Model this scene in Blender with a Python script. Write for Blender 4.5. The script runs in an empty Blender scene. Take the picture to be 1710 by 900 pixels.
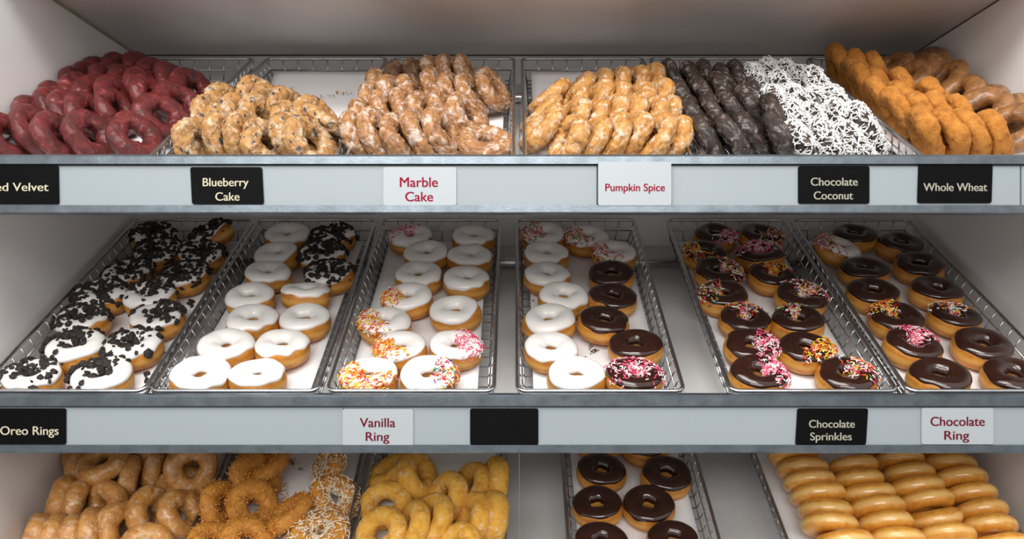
import bpy, math, random
import numpy as np
from mathutils import Vector, Matrix

# ------------------------------------------------------------------ camera, world, lights
CZ = 1.45                                   # eye height; all coordinates below are relative to the eye
F, CX, CY = 1300.0, 860.0, 515.0            # focal length and principal point for a 1710 x 900 frame
scn = bpy.context.scene
COL = scn.collection
cam_d = bpy.data.cameras.new('camera')
cam_d.sensor_width = 36.0
cam_d.lens = F / 1710.0 * 36.0
cam_d.shift_x = (855.0 - CX) / 1710.0
cam_d.shift_y = (CY - 450.0) / 1710.0
cam_d.clip_start = 0.05
cam = bpy.data.objects.new('camera', cam_d)
cam.location = (0, 0, CZ)
cam.rotation_euler = (math.pi / 2, 0, 0)
COL.objects.link(cam)
scn.camera = cam
scn.view_settings.view_transform = 'Standard'
scn.view_settings.look = 'None'
scn.view_settings.gamma = 1.0
scn.view_settings.use_curve_mapping = False
scn.view_settings.exposure = 0.15
scn.cycles.diffuse_bounces = 8
scn.cycles.max_bounces = 14

world = bpy.data.worlds.new('world')
scn.world = world
world.use_nodes = True
bg = world.node_tree.nodes['Background']
bg.inputs['Strength'].default_value = 1.0
wt = world.node_tree                         # the shop in front of the case: pale ceiling and walls above, dark floor below
w_tc = wt.nodes.new('ShaderNodeTexCoord')
w_sp = wt.nodes.new('ShaderNodeSeparateXYZ')
w_mr = wt.nodes.new('ShaderNodeMapRange')
w_mr.inputs['From Min'].default_value = -0.35
w_mr.inputs['From Max'].default_value = 0.35
w_rp = wt.nodes.new('ShaderNodeValToRGB')
w_rp.color_ramp.elements[0].color = (0.36, 0.35, 0.335, 1)
w_rp.color_ramp.elements[1].color = (0.86, 0.84, 0.82, 1)
wt.links.new(w_tc.outputs['Generated'], w_sp.inputs[0])
wt.links.new(w_sp.outputs['Z'], w_mr.inputs['Value'])
wt.links.new(w_mr.outputs['Result'], w_rp.inputs['Fac'])
wt.links.new(w_rp.outputs['Color'], bg.inputs['Color'])


def area(name, loc, target, sx, sy, power, color=(1, 1, 1)):
    d = bpy.data.lights.new(name, 'AREA')
    d.shape = 'RECTANGLE'
    d.size, d.size_y = sx, sy
    d.energy = power
    d.color = color
    o = bpy.data.objects.new(name, d)
    o.location = (loc[0], loc[1], loc[2] + CZ)
    v = Vector((target[0] - loc[0], target[1] - loc[1], target[2] - loc[2]))
    o.rotation_euler = v.to_track_quat('-Z', 'Y').to_euler()
    COL.objects.link(o)
    return o


area('ceiling_near_light', (-0.20, 0.35, 1.15), (0, 1.15, 0.1), 1.5, 0.30, 10.5, (1.0, 0.99, 0.97))
area('ceiling_middle_light', (-0.35, -0.60, 1.60), (0, 1.2, 0.0), 2.2, 0.6, 27, (1.0, 0.98, 0.95))
area('ceiling_far_light', (-0.30, -3.50, 1.50), (0, 1.3, 0.0), 4.0, 1.2, 95, (1.0, 0.97, 0.94))

random.seed(7)
rng = np.random.default_rng(11)
TH = math.atan(0.635)
U = Vector((1, 0, 0))
V = Vector((0, math.cos(TH), math.sin(TH)))
N = Vector((0, -math.sin(TH), math.cos(TH)))


# ------------------------------------------------------------------ node material helpers
def new_mat(name):
    m = bpy.data.materials.new(name)
    m.use_nodes = True
    nt = m.node_tree
    return m, nt, nt.nodes['Principled BSDF']


def setp(b, **kw):
    for k, v in kw.items():
        b.inputs[k.replace('_', ' ')].default_value = v


def rgba(c):
    return (c[0], c[1], c[2], 1.0)


def noise(nt, scale, detail=4.0, rough=0.55, coord=None, dist=0.0):
    n = nt.nodes.new('ShaderNodeTexNoise')
    n.inputs['Scale'].default_value = scale
    n.inputs['Detail'].default_value = detail
    n.inputs['Roughness'].default_value = rough
    n.inputs['Distortion'].default_value = dist
    if coord is not None:
        nt.links.new(coord, n.inputs['Vector'])
    return n.outputs['Fac']


def ramp(nt, fac, stops):
    r = nt.nodes.new('ShaderNodeValToRGB')
    el = r.color_ramp.elements
    while len(el) < len(stops):
        el.new(0.5)
    for e, (p, c) in zip(el, stops):
        e.position = p
        e.color = rgba(c) if not isinstance(c, (int, float)) else (c, c, c, 1)
    nt.links.new(fac, r.inputs['Fac'])
    return r.outputs['Color']


def mix(nt, fac, a, b):
    m = nt.nodes.new('ShaderNodeMix')
    m.data_type = 'RGBA'
    for s, v in ((0, fac), (6, a), (7, b)):
        if isinstance(v, (tuple, list)):
            m.inputs[s].default_value = rgba(v)
        elif isinstance(v, (int, float)):
            m.inputs[s].default_value = v
        else:
            nt.links.new(v, m.inputs[s])
    return m.outputs[2]


def bump(nt, b, height, strength, dist):
    n = nt.nodes.new('ShaderNodeBump')
    n.inputs['Strength'].default_value = strength
    n.inputs['Distance'].default_value = dist
    nt.links.new(height, n.inputs['Height'])
    nt.links.new(n.outputs['Normal'], b.inputs['Normal'])


def coords(nt):
    """Object coordinates, moved by the object's own random number so that copies differ."""
    tc = nt.nodes.new('ShaderNodeTexCoord')
    oi = nt.nodes.new('ShaderNodeObjectInfo')
    mul = nt.nodes.new('ShaderNodeMath')
    mul.operation = 'MULTIPLY'
    mul.inputs[1].default_value = 7.0
    nt.links.new(oi.outputs['Random'], mul.inputs[0])
    add = nt.nodes.new('ShaderNodeVectorMath')
    add.operation = 'ADD'
    nt.links.new(tc.outputs['Object'], add.inputs[0])
    nt.links.new(mul.outputs[0], add.inputs[1])
    return add.outputs[0], tc.outputs['Object'], oi.outputs['Random']


def simple(name, c, rough=0.5, metal=0.0, var=0.06, scale=30.0, bump_s=0.0, bump_scale=200.0, coat=0.0):
    m, nt, b = new_mat(name)
    co, _, _ = coords(nt)
    f = noise(nt, scale, 5, 0.6, co)
    lo = tuple(max(0, x * (1 - var)) for x in c)
    hi = tuple(min(1, x * (1 + var)) for x in c)
    nt.links.new(ramp(nt, f, [(0.3, lo), (0.7, hi)]), b.inputs['Base Color'])
    setp(b, Roughness=rough, Metallic=metal)
    b.inputs['Coat Weight'].default_value = coat
    b.inputs['Coat Roughness'].default_value = 0.12
    if bump_s:
        bump(nt, b, noise(nt, bump_scale, 4, 0.6, co), bump_s, 0.001)
    return m


def yeast_mat(name, golden, pale, dark, rough=0.42, coat=0.0):
    """Fried dough: browned top and bottom with a paler belt round the middle."""
    m, nt, b = new_mat(name)
    co, oc, rnd = coords(nt)
    sep = nt.nodes.new('ShaderNodeSeparateXYZ')
    nt.links.new(oc, sep.inputs[0])
    ab = nt.nodes.new('ShaderNodeMath'); ab.operation = 'ABSOLUTE'
    nt.links.new(sep.outputs['Z'], ab.inputs[0])
    wob = nt.nodes.new('ShaderNodeMath'); wob.operation = 'MULTIPLY_ADD'
    nt.links.new(noise(nt, 55, 3, 0.5, co), wob.inputs[0])
    wob.inputs[1].default_value = 0.008
    wob.inputs[2].default_value = -0.004
    ad = nt.nodes.new('ShaderNodeMath'); ad.operation = 'ADD'
    nt.links.new(ab.outputs[0], ad.inputs[0]); nt.links.new(wob.outputs[0], ad.inputs[1])
    sc = nt.nodes.new('ShaderNodeMath'); sc.operation = 'MULTIPLY'
    nt.links.new(ad.outputs[0], sc.inputs[0]); sc.inputs[1].default_value = 60.0
    body = ramp(nt, noise(nt, 70, 5, 0.6, co), [(0.32, dark), (0.62, golden)])
    c = mix(nt, ramp(nt, sc.outputs[0], [(0.10, 0.75), (0.42, 0.0)]), body, pale)
    nt.links.new(c, b.inputs['Base Color'])
    setp(b, Roughness=rough)
    b.inputs['Coat Weight'].default_value = coat
    b.inputs['Coat Roughness'].default_value = 0.15
    bump(nt, b, noise(nt, 180, 5, 0.6, co), 0.25, 0.0015)
    return m


def cake_mat(name, dark, mid, light, glaze, g_lo=0.52, g_hi=0.66, rough=0.38, coat=0.25, bs=0.5, speck=None, gs=80):
    """Cake doughnut: rough crumb, browned patches and a thin broken glaze."""
    m, nt, b = new_mat(name)
    co, oc, rnd = coords(nt)
    c = ramp(nt, noise(nt, 60, 6, 0.62, co), [(0.28, dark), (0.5, mid), (0.72, light)])
    if speck is not None:
        c = mix(nt, ramp(nt, noise(nt, 95, 2, 0.4, co), [(0.61, 0.0), (0.66, 1.0)]), c, speck)
    gl = ramp(nt, noise(nt, gs, 6, 0.68, co, 0.6), [(g_lo, 0.0), (g_hi, 0.85)])
    c = mix(nt, gl, c, glaze)
    nt.links.new(c, b.inputs['Base Color'])
    setp(b, Roughness=rough)
    b.inputs['Coat Weight'].default_value = coat
    b.inputs['Coat Roughness'].default_value = 0.2
    bump(nt, b, noise(nt, 190, 7, 0.70, co), bs, 0.004)
    return m


M = {}
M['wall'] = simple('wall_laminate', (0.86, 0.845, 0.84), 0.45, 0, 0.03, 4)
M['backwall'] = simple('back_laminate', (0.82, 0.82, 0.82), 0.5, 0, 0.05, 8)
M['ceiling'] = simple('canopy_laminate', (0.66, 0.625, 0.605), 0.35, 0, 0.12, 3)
M['caulk'] = simple('caulk', (0.34, 0.31, 0.22), 0.7, 0, 0.3, 40)
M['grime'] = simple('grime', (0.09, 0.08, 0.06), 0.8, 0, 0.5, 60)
M['panel'] = simple('shelf_sheet', (0.58, 0.58, 0.575), 0.34, 0.15, 0.10, 6)
M['lip'] = simple('lip_aluminium', (0.17, 0.20, 0.225), 0.32, 0.95, 0.22, 40, 0.15, 300)
M['channel'] = simple('channel_dark', (0.10, 0.11, 0.12), 0.6, 0.2, 0.1)
M['chrome'] = simple('chrome_wire', (0.62, 0.63, 0.65), 0.24, 1.0, 0.12, 80)
M['strip'] = simple('strip_card', (0.275, 0.315, 0.340), 0.4, 0, 0.02, 5)
M['card_white'] = simple('card_white', (0.36, 0.395, 0.415), 0.35, 0, 0.02, 5)
M['card_black'] = simple('card_black', (0.003, 0.003, 0.0035), 0.5, 0, 0.2, 20)
M['card_black'].node_tree.nodes['Principled BSDF'].inputs['Specular IOR Level'].default_value = 0.06
M['ink_cream'] = simple('ink_cream', (0.50, 0.46, 0.34), 0.6, 0, 0.04)
M['ink_grey'] = simple('ink_grey', (0.33, 0.32, 0.26), 0.6, 0, 0.04)
M['ink_red'] = simple('ink_red', (0.26, 0.003, 0.022), 0.8, 0, 0.04)
M['ink_maroon'] = simple('ink_maroon', (0.13, 0.004, 0.018), 0.8, 0, 0.04)
M['paper'] = simple('liner_paper', (0.90, 0.90, 0.91), 0.7, 0, 0.03, 12)
M['dough'] = yeast_mat('fried_dough', (0.58, 0.240, 0.032), (0.72, 0.39, 0.095), (0.42, 0.145, 0.016))
M['glazed'] = yeast_mat('glazed_dough', (0.76, 0.36, 0.055), (0.88, 0.58, 0.20), (0.62, 0.23, 0.025), 0.22, 0.6)
M['white_icing'] = simple('white_icing', (0.86, 0.83, 0.80), 0.25, 0, 0.03, 40, 0.12, 90, 0.2)
M['choc_icing'] = simple('chocolate_icing', (0.030, 0.009, 0.005), 0.13, 0, 0.25, 30, 0.10, 60, 0.6)
M['cookie'] = simple('cookie_dark', (0.020, 0.013, 0.010), 0.7, 0, 0.5, 120, 0.8, 400)
M['coconut'] = simple('coconut_white', (0.80, 0.79, 0.78), 0.6, 0, 0.22, 110)
M['coconut_toast'] = simple('coconut_cream', (0.82, 0.72, 0.55), 0.6, 0, 0.2, 60)
M['peanut'] = simple('peanut_gold', (0.62, 0.27, 0.06), 0.5, 0, 0.35, 90)
M['crumb_dark'] = simple('crumb_brown', (0.16, 0.10, 0.05), 0.8, 0, 0.4, 90)
for n_, c_ in dict(red=(0.62, 0.02, 0.02), yellow=(0.85, 0.52, 0.02), orange=(0.80, 0.16, 0.02), white=(0.85, 0.83, 0.80),
                   pink=(0.75, 0.06, 0.16), hotpink=(0.80, 0.20, 0.28), blue=(0.03, 0.06, 0.22), green=(0.05, 0.22, 0.06), brown=(0.10, 0.03, 0.01)).items():
    M['sp_' + n_] = simple('sprinkle_' + n_, c_, 0.35, 0, 0.05)
M['red'] = cake_mat('red_velvet_cake', (0.035, 0.002, 0.002), (0.125, 0.006, 0.006), (0.22, 0.016, 0.014), (0.56, 0.25, 0.26), 0.60, 0.74, 0.24, 0.35, 0.9, gs=60)
M['blueberry'] = cake_mat('blueberry_cake', (0.24, 0.085, 0.016), (0.50, 0.24, 0.065), (0.64, 0.37, 0.13), (0.78, 0.66, 0.48), 0.51, 0.64, 0.30, 0.4, 1.0, speck=(0.04, 0.035, 0.045), gs=70)
M['marble'] = cake_mat('marble_cake', (0.18, 0.065, 0.02), (0.44, 0.195, 0.062), (0.58, 0.29, 0.10), (0.82, 0.68, 0.58), 0.50, 0.62, 0.24, 0.5, 1.0, gs=75)
M['marble_dark'] = cake_mat('marble_dark_cake', (0.06, 0.025, 0.012), (0.15, 0.065, 0.03), (0.36, 0.17, 0.06), (0.5, 0.38, 0.3), 0.52, 0.74, 0.32, 0.4, 0.9, gs=60)
M['pumpkin'] = cake_mat('pumpkin_cake', (0.38, 0.14, 0.022), (0.68, 0.31, 0.07), (0.78, 0.43, 0.13), (0.90, 0.76, 0.58), 0.51, 0.63, 0.24, 0.5, 1.0, gs=75)
M['choc'] = cake_mat('chocolate_cake', (0.010, 0.006, 0.0045), (0.034, 0.018, 0.012), (0.07, 0.037, 0.025), (0.46, 0.38, 0.35), 0.54, 0.70, 0.24, 0.5, 1.0, gs=75)
M['wheat'] = cake_mat('orange_cake', (0.30, 0.10, 0.012), (0.60, 0.225, 0.03), (0.68, 0.30, 0.05), (0.72, 0.36, 0.09), 0.56, 0.72, 0.8, 0.0, 1.0, gs=90)
M['brown'] = cake_mat('brown_glazed_cake', (0.12, 0.045, 0.012), (0.30, 0.125, 0.035), (0.42, 0.19, 0.06), (0.60, 0.44, 0.28), 0.56, 0.74, 0.22, 0.6, 0.6, gs=90)
M['oldglaze'] = cake_mat('tan_glazed_cake', (0.32, 0.115, 0.018), (0.58, 0.255, 0.055), (0.68, 0.37, 0.11), (0.80, 0.62, 0.42), 0.52, 0.68, 0.24, 0.6, 0.6, gs=75)
M['sugar'] = cake_mat('sugared_cake', (0.52, 0.21, 0.02), (0.80, 0.41, 0.05), (0.84, 0.49, 0.09), (0.84, 0.68, 0.48), 0.54, 0.70, 0.75, 0.0, 0.8, gs=80)
M['fried_gold'] = cake_mat('golden_cake', (0.40, 0.13, 0.012), (0.66, 0.27, 0.03), (0.74, 0.37, 0.07), (0.76, 0.48, 0.18), 0.58, 0.75, 0.4, 0.2, 0.8)


for k_ in ('ink_red', 'ink_maroon', 'ink_cream', 'ink_grey'):
    M[k_].node_tree.nodes['Principled BSDF'].inputs['Specular IOR Level'].default_value = 0.1


# ------------------------------------------------------------------ mesh helpers
def link(o, parent=None):
    COL.objects.link(o)
    if parent is not None:
        o.parent = parent
    return o


def mesh_obj(name, verts, faces, mats, parent=None, smooth=False, midx=None):
    me = bpy.data.meshes.new(name)
    me.from_pydata([tuple(v) for v in verts], [], [tuple(f) for f in faces])
    if not isinstance(mats, (list, tuple)):
        mats = [mats]
    for m in mats:
        me.materials.append(m)
    if smooth:
        me.polygons.foreach_set('use_smooth', [True] * len(me.polygons))
    if midx is not None:
        me.polygons.foreach_set('material_index', list(midx))
    me.update()
    return link(bpy.data.objects.new(name, me), parent)


def tag(o, label, cat, group=None, kind=None):
    o['label'] = label
    o['category'] = cat
    if group:
        o['group'] = group
    if kind:
        o['kind'] = kind
    return o


def empty(name, mat4):
    o = bpy.data.objects.new(name, None)
    o.empty_display_size = 0.02
    o.matrix_world = mat4
    return link(o)


class MB:
    def __init__(s):
        s.v, s.f, s.m = [], [], []

    def box(s, x0, x1, y0, y1, z0, z1, mi=0):
        b = len(s.v)
        s.v += [(x, y, z) for z in (z0, z1) for y in (y0, y1) for x in (x0, x1)]
        fs = [(0, 2, 3, 1), (4, 5, 7, 6), (0, 1, 5, 4), (2, 6, 7, 3), (0, 4, 6, 2), (1, 3, 7, 5)]
        s.f += [tuple(b + i for i in f) for f in fs]
        s.m += [mi] * 6

    def prism(s, pts, x0, x1, mi=0):
        """A closed outline in the Y-Z plane pushed along X."""
        b, n = len(s.v), len(pts)
        s.v += [(x0, y, z) for y, z in pts] + [(x1, y, z) for y, z in pts]
        s.f += [(b + i, b + (i + 1) % n, b + n + (i + 1) % n, b + n + i) for i in range(n)]
        s.f += [tuple(b + i for i in reversed(range(n))), tuple(b + n + i for i in range(n))]
        s.m += [mi] * (n + 2)

    def tube(s, pts, r, sides=6, closed=False, mi=0):
        pts = [Vector(p) for p in pts]
        n, b = len(pts), len(s.v)
        up = None
        for i, p in enumerate(pts):
            a = pts[i - 1] if (i > 0 or closed) else p
            c = pts[(i + 1) % n] if (i < n - 1 or closed) else p
            d = (c - a).normalized()
            if up is None:
                up = Vector((0, 0, 1)) if abs(d.z) < 0.9 else Vector((1, 0, 0))
            e1 = d.cross(up).normalized()
            e2 = e1.cross(d).normalized()
            up = e2
            for k in range(sides):
                t = 2 * math.pi * k / sides
                s.v.append(tuple(p + (e1 * math.cos(t) + e2 * math.sin(t)) * r))
        for i in range(n if closed else n - 1):
            j = (i + 1) % n
            for k in range(sides):
                k2 = (k + 1) % sides
                s.f.append((b + i * sides + k, b + i * sides + k2, b + j * sides + k2, b + j * sides + k))
                s.m.append(mi)
        if not closed:
            s.f.append(tuple(b + k for k in reversed(range(sides))))
            s.f.append(tuple(b + (n - 1) * sides + k for k in range(sides)))
            s.m += [mi, mi]

    def add(s, verts, faces, mi=0):
        b = len(s.v)
        s.v += [tuple(v) for v in verts]
        s.f += [tuple(b + i for i in f) for f in faces]
        s.m += [mi] * len(faces)

    def build(s, name, mats, parent=None, smooth=False):
        return mesh_obj(name, s.v, s.f, mats, parent, smooth, s.m)


# value noise on arrays
_T = np.random.default_rng(3).random((32, 32, 32))


def vnoise(p):
    i = np.floor(p).astype(int)
    f = p - i
    f = f * f * (3 - 2 * f)
    r = 0
    for dx in (0, 1):
        for dy in (0, 1):
            for dz in (0, 1):
                w = (f[..., 0] if dx else 1 - f[..., 0]) * (f[..., 1] if dy else 1 - f[..., 1]) * (f[..., 2] if dz else 1 - f[..., 2])
                r = r + w * _T[(i[..., 0] + dx) % 32, (i[..., 1] + dy) % 32, (i[..., 2] + dz) % 32]
    return r * 2 - 1


# ------------------------------------------------------------------ the ring surface shared by dough and icing
class Ring:
    def __init__(s, R, a, b, e=2.2, seed=0, lump=0.03, rough=0.0, rf=120.0, crack=0.0, sq=1.0):
        s.sq = sq
        g = np.random.default_rng(seed)
        s.R, s.a, s.b, s.e, s.rough, s.rf, s.crack = R, a, b, e, rough, rf, crack
        s.h = [(k, lump / k ** 0.6 * g.normal(), g.uniform(0, 6.28), lump * 1.6 / k ** 0.5 * g.normal(), g.uniform(0, 6.28)) for k in (2, 3, 4, 5)]
        s.off = g.uniform(0, 30, 3)

    def pos(s, th, ph):
        c, q = np.cos(ph), np.sin(ph)
        x = s.a * np.sign(c) * np.abs(c) ** (2 / s.e)
        z = s.b * np.sign(q) * np.abs(q) ** (2 / s.e)
        o, w = 0.0, 1.0
        for k, A, d, B, d2 in s.h:
            o = o + A * np.cos(k * th + d)
            w = w + B * np.cos(k * th + d2)
        rad = s.R * (1 + o) + x * w
        z = z * (1 + (w - 1) * 0.8)
        return np.stack([rad * np.cos(th), rad * np.sin(th) * s.sq, z], -1)

    def nrm(s, th, ph):
        e = 1e-3
        d1 = s.pos(th + e, ph) - s.pos(th - e, ph)
        d2 = s.pos(th, ph + e) - s.pos(th, ph - e)
        n = np.cross(d1, d2)
        return n / (np.linalg.norm(n, axis=-1, keepdims=True) + 1e-12)

    def at(s, th, ph):
        p = s.pos(th, ph)
        if s.rough or s.crack:
            n = s.nrm(th, ph)
            q = p * s.rf + s.off
            d = s.rough * (0.65 * vnoise(q) + 0.35 * vnoise(q * 2.3 + 5))
            if s.crack:
                d = d - s.crack * np.clip(1 - np.abs(vnoise(q * 0.55 + 11)) * 5, 0, 1)
            p = p + n * d[..., None]
        return p


def grid_faces(nu, nv, wrap_v=True):
    f = []
    for i in range(nu):
        i2 = (i + 1) % nu
        for j in range(nv if wrap_v else nv - 1):
            j2 = (j + 1) % nv
            f.append((i * nv + j, i2 * nv + j, i2 * nv + j2, i * nv + j2))
    return f


def dough_mesh(ring, name, mat, nu=48, nv=24):
    th = np.linspace(0, 2 * np.pi, nu, endpoint=False)[:, None] + np.zeros((1, nv))
    ph = np.linspace(0, 2 * np.pi, nv, endpoint=False)[None, :] + np.zeros((nu, 1))
    p = ring.at(th, ph).reshape(-1, 3)
    me = bpy.data.meshes.new(name)
    me.from_pydata(p.tolist(), [], grid_faces(nu, nv))
    me.materials.append(mat)
    me.polygons.foreach_set('use_smooth', [True] * len(me.polygons))
    me.update()
    return me


def icing_mesh(ring, name, mat, seed, p_out=26, p_in=168, T=0.0028, wob=9, nu=72, nv=18):
    g = np.random.default_rng(seed)
    th = np.linspace(0, 2 * np.pi, nu, endpoint=False)
    w = sum(g.normal() / (1 + 0.25 * k) * np.cos(k * th + g.uniform(0, 6.28)) for k in (1, 2, 3, 5, 7, 9))
    po = np.radians(p_out + wob * w / 1.6)
    t = np.linspace(0, 1, nv)
    TH_ = th[:, None] + np.zeros((1, nv))
    PH = po[:, None] * (1 - t) + math.radians(p_in) * t
    s_ = np.abs(2 * t - 1)
    thick = T * (1 - s_ ** 7) ** 0.5 - 0.0006 * (s_ > 0.999)
    q = ring.pos(TH_, PH) * 70 + 3
    thick = thick[None, :] * (1 + 0.18 * vnoise(q))
    thick[:, 0] = -0.0008
    thick[:, -1] = -0.0008
    p = ring.pos(TH_, PH) + ring.nrm(TH_, PH) * thick[..., None]
    me = bpy.data.meshes.new(name)
    me.from_pydata(p.reshape(-1, 3).tolist(), [], grid_faces(nu, nv, False))
    me.materials.append(mat)
    me.polygons.foreach_set('use_smooth', [True] * len(me.polygons))
    me.update()
    return me


def scatter(ring, g, n, th0, half, ph_lo, ph_hi, lift):
    th = np.radians(th0 + np.clip(g.normal(0, 0.5, n), -1, 1) * half) if half < 170 else g.uniform(0, 6.283, n)
    ph = np.radians(g.uniform(ph_lo, ph_hi, n))
    nn = ring.nrm(th, ph)
    return ring.pos(th, ph) + nn * lift, nn


def frame_of(nv, g):
    nv = Vector(nv)
    r = Vector(g.normal(size=3))
    e1 = (r - nv * r.dot(nv)).normalized()
    return nv, e1, nv.cross(e1)


def sprinkle_part(ring, parent, seed, th0, half, pal, n):
    g = np.random.default_rng(seed)
    P, NN = scatter(ring, g, n, th0, half, 22, 165, 0.0034)
    mb = MB()
    for p, nv in zip(P, NN):
        nv, e1, e2 = frame_of(nv, g)
        d = (e1 + nv * g.uniform(-0.25, 0.35)).normalized()
        c = Vector(p) + nv * g.uniform(0, 0.0016)
        L, r = g.uniform(0.0025, 0.0036), 0.00092
        mb.tube([c - d * L, c - d * L * 0.75, c + d * L * 0.75, c + d * L], r, 5, mi=int(g.integers(len(pal))))
        # rounded ends: draw the two end rings in
        for ring_i in (0, 3):
            b = len(mb.v) - 20 + ring_i * 5
            cc = c - d * L if ring_i == 0 else c + d * L
            for k in range(5):
                mb.v[b + k] = tuple(cc + (Vector(mb.v[b + k]) - cc) * 0.5)
    o = mb.build('sprinkles', [M['sp_' + c] for c in pal], parent, True)
    o['kind'] = 'stuff'
    return o


ICO_V = None


def chunk(g, size, flat=0.6):
    global ICO_V, ICO_F
    if ICO_V is None:
        import bmesh
        bm = bmesh.new()
        bmesh.ops.create_icosphere(bm, subdivisions=1, radius=1.0)
        ICO_V = np.array([v.co[:] for v in bm.verts])
        ICO_F = [tuple(v.index for v in f.verts) for f in bm.faces]
        bm.free()
    v = ICO_V * (1 + g.uniform(-0.32, 0.32, (len(ICO_V), 1)))
    return v * np.array([1, g.uniform(0.55, 1), flat]) * size


def chunks_mesh(ring, name, mat, seed, n, s_lo, s_hi, half=180, th0=0, ph=(15, 165), flat=0.6, lift=0.0035):
    g = np.random.default_rng(seed)
    P, NN = scatter(ring, g, n, th0, half, ph[0], ph[1], lift)
    mb = MB()
    for p, nv in zip(P, NN):
        nv, e1, e2 = frame_of(nv, g)
        nv2 = (nv + e1 * g.uniform(-0.5, 0.5)).normalized()
        e1 = (e1 - nv2 * e1.dot(nv2)).normalized()
        e2 = nv2.cross(e1)
        v = chunk(g, g.uniform(s_lo, s_hi) * g.uniform(0.7, 1.15), flat)
        c = Vector(p) + nv * g.uniform(-0.001, 0.0025)
        mb.add([c + e1 * a + e2 * b + nv2 * d for a, b, d in v], ICO_F)
    o = mb.build(name, mat)
    me = o.data
    bpy.data.objects.remove(o)
    return me


def shreds_mesh(ring, name, mat, seed, n, L_lo=0.007, L_hi=0.014, w=0.0009, ph=(0, 360)):
    g = np.random.default_rng(seed)
    P, NN = scatter(ring, g, n, 0, 180, ph[0], ph[1], 0.0012)
    mb = MB()
    for p, nv in zip(P, NN):
        nv, e1, e2 = frame_of(nv, g)
        L = g.uniform(L_lo, L_hi)
        k = g.uniform(-0.5, 0.5)
        lift = g.uniform(0, 0.75)
        c = Vector(p)
        pts = [c + e1 * L * t + e2 * (k * L * t * t) + nv * (lift * L * (t + 0.5) * (1.1 - abs(t) * 0.5) * 0.7) for t in (-0.5, -0.17, 0.17, 0.5)]
        mb.tube(pts, w * g.uniform(0.8, 1.25), 4)
    o = mb.build(name, mat)
    me = o.data
    bpy.data.objects.remove(o)
    return me


def px(x, y, pl):
    """Point where the sight line of a measured pixel meets the plane Z = .635 Y + c."""
    k = (CY - y) / F
    Y = -pl / (0.635 - k)
    return Vector(((x - CX) / F * Y, Y, k * Y))


# ------------------------------------------------------------------ the cabinet
XL, XR, YB, ZC = -0.782, 0.822, 1.612, 0.5245
YF = 1.0          # front edge of the side walls and canopy


def struct(mb, name, mat):
    o = mb.build(name, mat)
    o.location.z = CZ
    o['kind'] = 'structure'
    return o


b = MB(); b.box(XL - 0.02, XL, YF, YB + 0.02, -0.75, ZC + 0.02); struct(b, 'wall_left', M['wall'])
b = MB(); b.box(XR, XR + 0.02, YF, YB + 0.02, -0.75, ZC + 0.02); struct(b, 'wall_right', M['wall'])
b = MB(); b.box(XL, XR, YB, YB + 0.02, -0.75, ZC + 0.02); struct(b, 'wall_back', M['backwall'])
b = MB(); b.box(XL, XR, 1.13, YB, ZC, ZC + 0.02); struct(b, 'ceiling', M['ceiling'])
b = MB(); b.tube([(XL + 0.001, 1.13, ZC - 0.001), (XL + 0.001, YB, ZC - 0.001)], 0.0035, 6); struct(b, 'trim_1', M['caulk'])
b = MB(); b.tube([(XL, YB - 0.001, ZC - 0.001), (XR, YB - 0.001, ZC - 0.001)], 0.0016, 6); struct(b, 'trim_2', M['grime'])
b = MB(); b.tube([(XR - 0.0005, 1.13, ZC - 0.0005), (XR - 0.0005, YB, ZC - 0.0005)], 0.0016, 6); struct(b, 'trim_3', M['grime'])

HB = 0.042                                     # basket height
SH = {}                                        # shelf: front-floor point of the baskets (Y, Z)
SH['top'] = dict(y=1.0925, z=0.1610)
SH['mid'] = dict(y=1.1225, z=-0.1540)
SH['low'] = dict(y=1.1225, z=-0.4698)
for s in SH.values():
    s['c'] = s['z'] - 0.635 * s['y']           # floor plane: Z = .635 Y + c


def plane(sh, h):
    return SH[sh]['c'] + h / math.cos(TH)


def shelf_pt(sh, x, v, h):
    s = SH[sh]
    return Vector((x, s['y'], s['z'])) + V * v + N * h


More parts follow.
